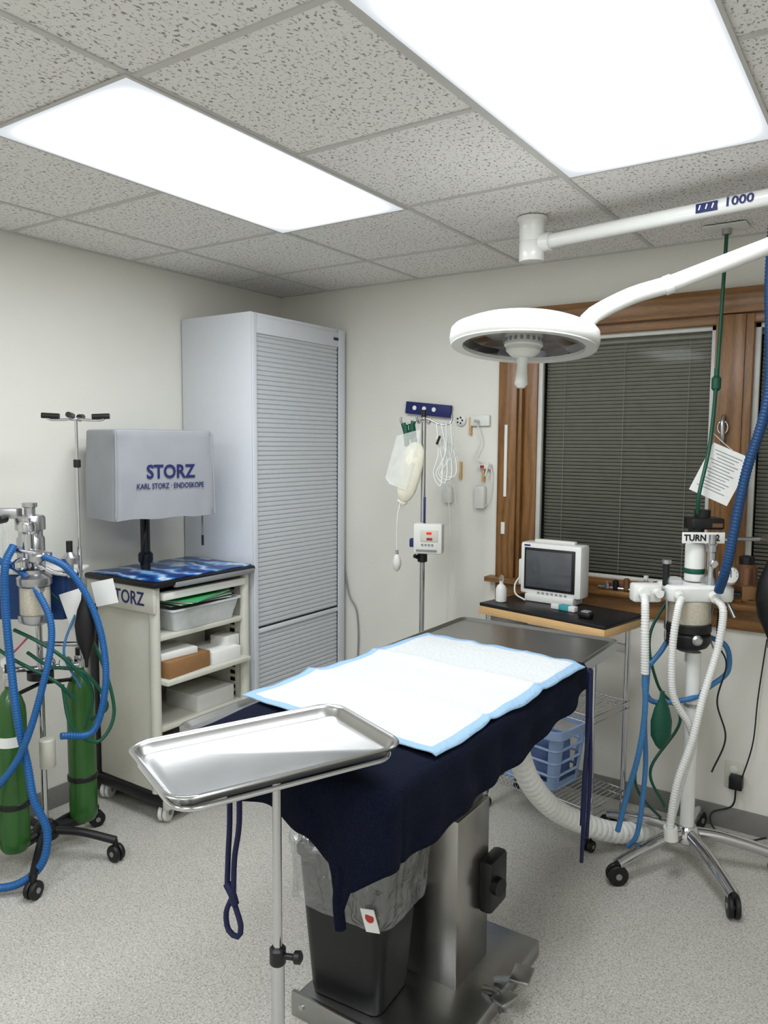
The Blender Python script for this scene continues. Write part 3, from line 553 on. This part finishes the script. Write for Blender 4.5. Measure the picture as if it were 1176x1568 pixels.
# ---------------------------------------------------------------- mayo stand
g=G("instrument_tray_stand",(-1.02,1.10,0),67)
w,h=.478,.297
loft(g,"tray",[rr(w-.055,h-.055,.03,.938),rr(w-.03,h-.03,.04,.944),rr(w-.012,h-.012,.045,.957),rr(w,h,.05,.960),rr(w+.004,h+.004,.05,.963),rr(w,h,.05,.966),rr(w-.010,h-.010,.045,.966),rr(w-.022,h-.022,.04,.960),rr(w-.036,h-.036,.035,.946),rr(w-.056,h-.056,.03,.9415)],traym,ang=50)
fr=rr(w-.03,h-.03,.045,.936); tube(g,"tray_frame",[*fr,fr[0]],.005,chrome,n=10,straight=True)
lp=Matrix.Rotation(R(-67),3,'Z')@Vector((-.93+1.02,1.03-1.10,0))
cyl(g,"upper_pole",(lp.x,lp.y,.55),(lp.x,lp.y,.936),.0085,chrome); cyl(g,"lower_pole",(lp.x,lp.y,FZ+.04),(lp.x,lp.y,.60),.0125,chrome)
lathe(g,"height_collar",(lp.x,lp.y,.580),[(.013,0),(.0155,.003),(.0155,.03),(.012,.034)],black); tube(g,"collar_knob",[(lp.x,lp.y,.597),(lp.x+.025,lp.y-.03,.60)],.006,black); lathe(g,"collar_grip",(lp.x+.02,lp.y-.025,.60),[(.006,0),(.012,.004),(.012,.014),(.006,.018)],black,d=(.7,-.7,.1))
tube(g,"support_bar",[(lp.x,lp.y,.934),(lp.x,0,.934),(lp.x,h/2-.03,.934)],.006,chrome,straight=True)
tube(g,"foot_bar",[(lp.x-.2,lp.y+.22,FZ+.05),(lp.x-.19,lp.y,FZ+.05),(lp.x,lp.y-.0,FZ+.05),(lp.x+.19,lp.y,FZ+.05),(lp.x+.2,lp.y+.22,FZ+.05)],.013,chrome)
for sx,sy in ((-.2,.22),(.2,.22),(-.19,-.0),(.19,0)): caster(g,lp.x+sx,lp.y+sy,FZ,.022,rubber,top=FZ+.05)
# ---------------------------------------------------------------- trash can
g=G("trash_can",(-1.28,1.785,FZ+.058),4)
loft(g,"can",[rr(.235,.185,.03,0),rr(.245,.195,.035,.02),rr(.305,.245,.04,.43),rr(.325,.26,.045,.435),rr(.325,.26,.045,.45),rr(.30,.24,.04,.45),rr(.24,.19,.03,.02)],M("black_can",(14,15,17),.35,var=.1))
bm=bmesh.new(); rings=[]
def lr(w,h,z,amp,seed):
    q=resample(rr(w,h,.05,z,k=10),140)
    for p in q:
        a=math.atan2(p.y,p.x); n_=noise.noise(Vector((math.cos(a)*3,math.sin(a)*3,z*9+seed)))+.8*noise.noise(Vector((math.cos(a)*11,math.sin(a)*11,z*5+seed)))
        p+=Vector((math.cos(a),math.sin(a),0))*n_*amp; p.z+=n_*amp*.9
    return q
for w_,h_,z_,am in ((.32,.26,.285,.022),(.335,.275,.31,.018),(.345,.285,.37,.018),(.355,.29,.43,.016),(.365,.30,.475,.014),(.34,.28,.505,.024),(.305,.245,.47,.014),(.28,.225,.38,.012)): rings.append(lr(w_,h_,z_,am,0))
bloft(bm,rings,False,False); g.add("bin_liner",fin(bm,"liner"),linerm,ang=180)
for k in range(10):
    x,y=random.uniform(-.11,.10),random.uniform(-.09,.07); lathe(g,"crumpled_waste",(x,y,.37+.012*k),[(.01,0),(.035,.01),(.042,.03),(.028,.05),(.005,.058)],(paper,plwhite,navy)[k%3],n=7,ang=10,d=(random.uniform(-.5,.5),random.uniform(-.5,.5),1))
box(g,"warning_label",(.125,-.152,.33),(.045,.002,.07),paper,0,mx=Matrix.Rotation(R(8),3,'X')@Matrix.Rotation(R(-12),3,'Y')); cyl(g,"label_symbol",(.125,-.152,.34),(.125,-.1555,.34),.014,labelr)
# ---------------------------------------------------------------- surgical lamp
g=G("surgical_ceiling_lamp")
MXp,MYp=-1.245,2.86
lathe(g,"ceiling_mount",(MXp,MYp,2.265),[(.03,0),(.047,.004),(.049,.01),(.049,.075),(.046,.08),(.049,.085),(.050,.17)],white)
lathe(g,"mount_flange",(MXp,MYp,CZ-.02),[(.05,0),(.058,.003),(.058,.0155)],white)
cyl(g,"upper_arm",(MXp+.02,MYp,2.335),(-.30,2.74,2.345),.027,white); cyl(g,"upper_arm_collar",(MXp+.04,MYp-.003,2.335),(MXp+.08,MYp-.006,2.335),.035,white)
lathe(g,"elbow_joint",(-.30,2.74,2.19),[(.03,0),(.045,.005),(.045,.17),(.03,.175)],white)
P0=Vector((-.30,2.735,2.215)); P1=Vector((-.66,2.60,2.075)); P2=Vector((-.865,2.50,1.985))
cyl(g,"spring_arm",P0,P1,.027,white); lathe(g,"spring_arm_ring",P1,[(.031,-.012),(.031,.012)],white,d=P1-P0)
tube(g,"yoke_arm",[P1,P1.lerp(P2,.5)+Vector((0,0,.012)),P2,(-.89,2.485,1.95)],.028,white,n=18)
aa=-math.degrees(math.atan2(.12,.92))
text(g,"arm_print","1000",.040,(-.485,2.7355,2.345),navyp,bold=.001,rot=(84,0,aa),sx=1.15); box(g,"arm_logo",(-.585,2.7505,2.343),(.07,.004,.03),navyp,.001,rz=aa)
for dx_ in (-.022,.0,.02): box(g,"logo_cut",(-.585+dx_,2.7478-dx_*.13,2.344),(.004,.003,.016),white,0,rz=aa,mx=Matrix.Rotation(R(aa),3,'Z')@Matrix.Rotation(R(18),3,'Y'))
nrm=(Matrix.Rotation(R(34),3,'Z')@Matrix.Rotation(R(-5.5),3,'X')@Matrix.Rotation(R(3.2),3,'Y'))@Vector((0,0,1))
C=Vector((-1.068,2.405,1.905)); mirror=M("lamp_reflector",(128,128,130),.16,1,var=.45,vs=6)
lathe(g,"dome_shell",C,[(.206,-.018),(.236,-.024),(.243,-.016),(.246,.0),(.243,.026),(.236,.034),(.216,.038),(.206,.048),(.18,.058),(.11,.066),(.03,.07)],white,d=nrm,n=72,c0=False)
lathe(g,"reflector",C,[(.212,-.016),(.18,.005),(.13,.018),(.05,.022)],mirror,d=nrm,n=14,ang=5,c0=False)
lathe(g,"rim_ring",C,[(.202,-.024),(.238,-.026),(.238,-.014),(.202,-.012),(.202,-.024)],white,d=nrm,n=72,c0=False,c1=False)
lathe(g,"lamp_hub",C,[(.062,.02),(.064,-.018),(.058,-.024),(.056,-.036),(.042,-.05),(.025,-.058)],plwhite,d=nrm)
for k in range(20):
    x_,y_=frame(nrm); a=k/20*2*math.pi; q=C+nrm*-.004+(x_*math.cos(a)+y_*math.sin(a))*.0645; box(g,"hub_vent",q,(.007,.007,.012),grey,0)
lathe(g,"sterile_handle",C,[(.017,-.055),(.021,-.068),(.017,-.082),(.019,-.11),(.022,-.145),(.012,-.158)],plwhite,d=nrm)
for a in (25,145,265):
    d_=Matrix.Rotation(R(a),3,'Z')@Vector((.185,0,0)); box(g,"dome_boss",C+d_+Vector((0,0,.05)),(.05,.10,.018),white,.008,rz=a)
# ---------------------------------------------------------------- patient monitor table + rack
g=G("wire_rack_table",(-1.58,3.13,0),-12)
WW,DD=.64,.33
b2(g,"table_top",0,WW,0,DD,.825,.84,black,.003); b2(g,"table_edge",0,WW,-.004,DD,.79,.825,woodlight,.002)
for x in (.03,WW-.06):
    for y in (.03,DD-.03): cyl(g,"post",(x,y,FZ+.06),(x,y,.79),.0115,chrome); caster(g,x,y,FZ,.025,rubber,top=FZ+.08)
for z in (.42,.02):
    bm=bmesh.new()
    for dz_ in (0,.03):
        btube(bm,[(.02,.02,z+dz_),(WW-.05,.02,z+dz_),(WW-.05,DD-.02,z+dz_),(.02,DD-.02,z+dz_),(.02,.02,z+dz_)],.004,8,straight=True)
    for k in range(26):
        x=.03+k*(WW-.09)/25; btube(bm,[(x,.02,z+.03),(x,DD-.02,z+.03)],.0022,6,straight=True)
    for k in range(24):
        x=.03+k*(WW-.09)/24; btube(bm,[(x,.02,z),(x+.012,.02,z+.03),(x+.024,.02,z)],.0018,5,straight=True)
    g.add("wire_shelf",fin(bm,"wire"),chrome)
b2(g,"side_support",.02,.05,.02,DD-.02,.55,.79,alum,.003)
b2(g,"lower_bar",.03,WW-.05,DD-.03,DD-.02,.66,.70,alum,.002)
g=G("laundry_basket",(-1.31,3.235,.055),-12)
bm=bmesh.new(); w0,h0,w1,h1,H=.28,.20,.35,.25,.27
for i in range(44):
    t=i/44
    a=rr(w0,h0,.03,.0,k=10); b_=rr(w1,h1,.04,H,k=10); ia=int(t*len(a)); 
    btube(bm,[a[ia],b_[ia]],.005,6,straight=True)
for z in (.0,.06,.12,.18): q=rr(w0+(w1-w0)*z/H,h0+(h1-h0)*z/H,.03,z,k=6); btube(bm,[*q,q[0]],.006,6,straight=True)
bloft(bm,[rr(w1-.01,h1-.01,.04,H-.035),rr(w1+.02,h1+.02,.05,H-.035),rr(w1+.02,h1+.02,.05,H),rr(w1-.01,h1-.01,.04,H),rr(w1-.01,h1-.01,.04,H-.035)],False,False)
bloft(bm,[rr(w0,h0,.03,-.003),rr(w0+.01,h0+.01,.03,.03)],True,False)
g.add("basket",fin(bm,"basket"),bluebk)
b2(g,"cloth",-.12,.12,-.08,.08,.02,.21,M("blue_cloth",(92,112,156),.9,var=.25,vs=15),.03)
g=G("patient_monitor",(-1.305,3.34,.008),-4)
b2(g,"frame",-.15,.15,-.05,.045,.865,1.105,white,.012); b2(g,"screen_bezel",-.128,.122,-.054,-.048,.888,1.082,black,.004); b2(g,"screen",-.118,.108,-.057,-.053,.90,1.07,screenm,.002)
b2(g,"foot",-.12,.12,-.06,.045,.833,.868,plwhite,.006); b2(g,"handle",-.10,.10,-.01,.02,1.103,1.118,plwhite,.005); b2(g,"label",-.13,-.10,-.052,-.05,1.088,1.095,navyp,0)
for k in range(7): b2(g,"key",-.06+.022*k,-.048+.022*k,-.053,-.049,.873,.880,grey,.001)
b2(g,"connector_block",-.17,-.15,-.03,.03,.90,1.02,plwhite,.006); tube(g,"lead",[(-.165,-.03,.93),(-.18,-.04,.9),(-.16,-.07,.86),(-.10,-.09,.842)],.004,plwhite)
g=G("spray_bottle",(-1.505,3.20,.84)); lathe(g,"bottle",(0,0,.001),[(.022,0),(.025,.004),(.025,.06),(.018,.075),(.009,.082),(.009,.095)],plwhite); lathe(g,"cap",(0,0,.095),[(.011,0),(.011,.02),(.006,.03)],clearp)
g=G("tape_box",(-1.20,3.195,.84),-12); b2(g,"box",-.06,.06,-.015,.015,.001,.024,plwhite,.003); b2(g,"label",-.02,.03,-.016,.0155,.003,.0245,teal,.001)
g=G("pulse_clip",(-1.07,3.10,.84),-12); b2(g,"clip",-.03,.03,-.018,.018,.001,.026,black,.008); b2(g,"clip_top",-.015,.02,-.015,.015,.024,.032,grey,.003)
g=G("gas_manifold",(0,Y1,0)); tube(g,"rail",[(-1.16,-.05,.90),(-.75,-.05,.90)],.008,chrome,straight=True)
for k,x in enumerate((-1.12,-1.08,-1.03,-.98,-.93,-.90,-.84,-.80)): lathe(g,"fitting",(x,-.05,.892),[(.01,0),(.014,.005),(.014,.03+.012*(k%3)),(.008,.035+.012*(k%3))],(chrome,black,amber)[k%3])
tube(g,"brown_line",[(-1.10,-.04,.905),(-1.0,-.03,.915),(-.93,-.04,.905),(-.82,-.045,.90)],.006,M("brown_tube",(92,40,30),.4))
g=G("specimen_bottle",(-.95,Y1-.025,.89)); lathe(g,"glass",(0,0,.001),[(.016,0),(.018,.003),(.018,.045),(.009,.055),(.009,.065)],clearp); lathe(g,"cap",(0,0,.064),[(.011,0),(.011,.014)],plwhite)
g=G("specimen_bottle",(-.87,Y1-.02,.89)); lathe(g,"glass",(0,0,.001),[(.014,0),(.016,.003),(.016,.035),(.008,.045),(.008,.05)],amber); lathe(g,"cap",(0,0,.05),[(.01,0),(.01,.012)],black)
# ---------------------------------------------------------------- right anaesthesia machine
g=G("anesthesia_machine",(-.648,3.16,0),34)
for a in (-156,-84,-12,60,132):
    c,s=math.cos(R(a)),math.sin(R(a)); Lr=.35
    tube(g,"base_leg",[(q*c,q*s,zz) for q,zz in ((.03,.01),(.12,.005),(.24,-.02),(Lr,-.05))],.023,chrome,n=16)
    caster(g,Lr*c,Lr*s,FZ,.04,rubber,ang=a+70,top=-.045)
lathe(g,"base_hub",(0,0,-.03),[(.04,0),(.055,.01),(.055,.04),(.036,.07)],chrome)
cyl(g,"pole",(0,0,.0),(0,0,.75),.027,white); lathe(g,"pole_collar",(0,0,.53),[(.028,0),(.031,.002),(.031,.012),(.028,.014)],alum); cyl(g,"pole_upper",(0,.04,.7),(0,.04,1.0),.02,white)
loft(g,"head_block",[rr(.25,.15,.025,.965,-.01,0),rr(.26,.16,.03,.975,-.01,0),rr(.26,.16,.03,1.015,-.01,0),rr(.24,.14,.03,1.025,-.01,0)],white)
cyl(g,"port_a",(-.10,-.08,.99),(-.10,-.11,.985),.02,plwhite); cyl(g,"port_b",(.03,-.08,.99),(.03,-.11,.985),.02,plwhite)
for x in (-.10,.03): lathe(g,"valve_dome",(x,-.03,1.022),[(.028,0),(.03,.006),(.03,.02),(.024,.03),(.01,.034)],clearp)
lathe(g,"granule_canister",(-.03,0,.865),[(.08,0),(.082,.004),(.082,.10),(.08,.104)],clearp); lathe(g,"granules",(-.03,0,.87),[(.07,0),(.076,.004),(.076,.09),(.07,.094)],granule)
lathe(g,"canister_bottom",(-.03,0,.765),[(.03,-.01),(.05,.0),(.075,.012),(.086,.03),(.086,.06),(.078,.07),(.088,.075),(.088,.10)],rubber); lathe(g,"drain_knob",(-.03,-.08,.82),[(.02,0),(.02,.02),(.012,.026)],alum,d=(0,-1,0))
for x in (-.115,.055): cyl(g,"clamp_rod",(x,0,.80),(x,0,.98),.005,chrome)
lathe(g,"pressure_gauge",(.085,-.07,1.07),[(.032,0),(.036,.004),(.036,.025),(.03,.028)],chrome,d=(0,-1,.1)); cyl(g,"gauge_face",(.085,-.0955,1.073),(.085,-.1,1.0735),.029,paper); box(g,"gauge_needle",(.085,-.101,1.078),(.003,.001,.025),black,0)
for k in range(9):
    a=R(-40+k*32.5); box(g,"gauge_tick",(.085+.023*math.cos(a),-.1005,1.0735+.023*math.sin(a)),(.003,.001,.003),black,0)
lathe(g,"manometer_tower",(.04,-.03,1.02),[(.02,0),(.018,.04),(.016,.05),(.016,.13),(.02,.135),(.02,.16),(.014,.165),(.014,.2)],alum); tube(g,"tower_crossbar",[(.03,-.02,1.195),(.18,-.0,1.20),(.34,.02,1.20)],.0085,alum)
lathe(g,"tower_knob",(.04,-.045,1.11),[(.014,0),(.016,.003),(.016,.015),(.012,.018)],chrome,d=(0,-1,0)); lathe(g,"crossbar_union",(.10,-.008,1.197),[(.013,-.012),(.013,.012)],chrome,d=(1,.1,0))
lathe(g,"vaporizer_body",(.0,.03,1.03),[(.035,0),(.038,.004),(.038,.14),(.033,.15)],plwhite); lathe(g,"vaporizer_band",(.0,.03,1.06),[(.0385,0),(.039,.001),(.039,.02),(.0385,.021)],greenh)
b2(g,"vaporizer_head",-.03,.10,.0,.09,1.235,1.28,black,.008); cyl(g,"vaporizer_dial",(.03,.05,1.275),(.03,.05,1.31),.03,black); cyl(g,"vaporizer_stem",(.0,.03,1.17),(.0,.03,1.24),.03,black); b2(g,"dial_label",.05,.09,-.001,.0005,1.245,1.26,amber,0)
b2(g,"reminder_sign",-.075,.09,-.025,-.021,1.185,1.228,paper,.001); text(g,"sign_text","TURN O2",.034,(.0,-.027,1.206),black,bold=.001,sx=.95)
cyl(g,"bellows_stem",(-.13,-.02,1.02),(-.13,-.02,1.11),.013,black); cyl(g,"stem_cap",(-.13,-.02,1.105),(-.13,-.02,1.12),.017,alum)
b2(g,"outlet_block",-.27,-.16,-.07,-.01,.96,1.03,plwhite,.01); tube(g,"block_pipe",[(-.16,-.04,.995),(-.14,-.04,.995),(-.12,-.02,.995)],.012,alum,straight=True); cyl(g,"outlet_knob",(-.18,-.07,1.0),(-.18,-.10,1.0),.016,plwhite); cyl(g,"outlet_knob_b",(-.235,-.07,1.0),(-.235,-.09,1.0),.02,white)
lathe(g,"vaporizer_bottle",(.19,.0,.96),[(.03,0),(.045,.004),(.045,.06),(.04,.065),(.04,.13),(.03,.14),(.02,.15)],amber); lathe(g,"bottle_cap",(.19,.0,1.10),[(.028,0),(.028,.03),(.015,.035)],black); b2(g,"side_arm",.06,.19,-.01,.02,.97,.995,alum,.005); tube(g,"black_fitting",[(.11,-.03,.99),(.15,-.05,.99)],.012,black); tube(g,"silver_lever",[(.11,-.02,.96),(.13,-.05,.90)],.008,alum)
b2(g,"bottle_label",.155,.225,-.05,-.044,.97,1.02,card,.001)
lathe(g,"reservoir_bag",(.236,-.12,1.19),[(.014,0.01),(.016,-.04),(.03,-.08),(.052,-.14),(.058,-.2),(.048,-.27),(.02,-.33),(.008,-.36),(.008,-.39)],rubber)
tube(g,"bag_elbow",[(.236,-.12,1.18),(.236,-.10,1.205),(.25,.0,1.20)],.012,alum)
hs("white_hose_left",[(-.235,-.09,.99),(-.245,-.13,.96),(-.245,-.14,.85),(-.24,-.14,.70)],.0155,whiteh); hs("blue_hose_left",[(-.24,-.14,.70),(-.235,-.14,.55),(-.25,-.13,.38),(-.28,-.10,.2),(-.31,-.1,.06)],.011,blueh2)
hs("white_hose_mid",[(-.10,-.11,.985),(-.125,-.14,.95),(-.14,-.14,.80),(-.13,-.14,.62),(-.06,-.13,.50),(-.04,-.12,.42),(-.07,-.12,.3),(-.11,-.12,.12),(-.115,-.12,.07)],.0145,whiteh)
hs("white_hose_right",[(.03,-.11,.985),(.045,-.14,.94),(.03,-.14,.80),(-.02,-.15,.62),(-.06,-.16,.45),(-.11,-.16,.28),(-.125,-.15,.12),(-.12,-.15,.08)],.0145,whiteh)
cyl(g,"hose_connector",(-.12,-.14,.1),(-.115,-.14,.05),.026,plwhite)
lathe(g,"green_reservoir_bag",(-.13,-.03,.60),[(.008,0),(.012,-.03),(.03,-.07),(.042,-.12),(.04,-.18),(.02,-.22),(.006,-.235)],greenh,sx=1,sy=.5)
hs("scavenge_hose",[(-.02,.07,.9),(-.1,.06,.75),(-.18,.03,.65),(-.16,.0,.55),(-.02,-.03,.57),(.08,.03,.60),(.16,.05,.66),(.15,.06,.76),(.06,.08,.80)],.011,blueh2)
hs("blue_hose_low",[(-.2,-.06,.72),(-.21,-.07,.5),(-.2,-.07,.3),(-.22,-.07,.05),(-.25,-.05,-.03)],.010,blueh2)
tube(g,"oxygen_line",[(-.07,.06,.98),(-.16,.05,.8),(-.12,.05,.6),(-.02,.06,.45),(-.14,.04,.25),(-.08,.03,.1)],.006,greenh)
tube(g,"oxygen_line_b",[(-.19,-.02,.62),(-.2,-.02,.4),(-.21,0,.2),(-.05,.1,.0),(.05,.15,-.08)],.006,greenh)
tube(g,"black_line",[(.10,.02,.98),(.09,.0,.8),(.13,0,.7),(.1,.0,.55),(.14,.0,.4),(.10,.02,.25)],.0035,black); tube(g,"grey_line",[(.08,.02,.98),(.06,.0,.82),(.09,0,.72),(.06,.0,.65)],.003,grey)
g=G("ceiling_gas_drop")
b2(g,"ceiling_plate",-.72,-.56,3.33,3.45,CZ-.012,CZ-.005,plwhite,.002); lathe(g,"fitting",(-.64,3.39,CZ-.04),[(.012,0),(.02,.004),(.02,.03)],alum)
tube(g,"green_line",[(-.64,3.39,CZ-.03),(-.645,3.38,2.1),(-.64,3.32,1.83),(-.635,3.22,1.57),(-.652,3.15,1.38),(-.66,3.17,1.30)],.0075,greenh)
lathe(g,"quick_connect",(-.64,3.315,1.78),[(.01,0),(.018,.01),(.018,.05),(.01,.06),(.01,.09)],greenh)
g=G("hanging_note",(-.60,3.26,1.45),10)
box(g,"sheet",(0,0,0),(.155,.001,.205),paper,0,mx=Matrix.Rotation(R(24),3,'Y'))
bm=bmesh.new()
for k in range(13): bbox(bm,Matrix.Rotation(R(24),3,'Y')@Vector((-.005,-.0012,.08-.0125*k)),(.11-.02*(k%3),.0004,.003),0,0,Matrix.Rotation(R(24),3,'Y'))
g.add("print_lines",fin(bm,"lines"),grey,False); tube(g,"string",[(.045,0,.09),(.0,-.01,.13),(-.04,-.0,.17)],.0015,plwhite)
g=G("scavenger_hose"); hs("corrugated_hose",[(-.415,3.0,CZ),(-.42,3.0,2.13),(-.406,3.0,1.75),(-.469,3.0,1.453),(-.513,3.0,1.143),(-.55,3.06,1.02)],.018,M("dark_blue_hose",(18,60,104),.4,var=.05))
g=G("warm_air_hose"); hs("duct",[(-1.13,2.55,.47),(-1.12,2.65,.30),(-1.09,2.80,.14),(-1.02,2.95,.03),(-.93,3.10,-.05),(-.86,3.22,-.08),(-.82,3.30,-.083)],.044,M("duct_white",(236,236,232),.6,var=.02),.13,ang=25); b2(g,"duct_end",-.87,-.78,3.28,3.36,FZ,FZ+.02,plwhite,.005); b2(g,"duct_bracket",-1.17,-1.09,2.49,2.56,.45,.74,plwhite,.006)
# ---------------------------------------------------------------- world + lift
w=bpy.data.worlds.new("night"); SC.world=w; w.use_nodes=True; w.node_tree.nodes["Background"].inputs[0].default_value=(.01,.012,.02,1); w.node_tree.nodes["Background"].inputs[1].default_value=.3
bpy.context.view_layer.update()
for o in list(SC.objects):
    if o.parent is None: o.location.z+=.13
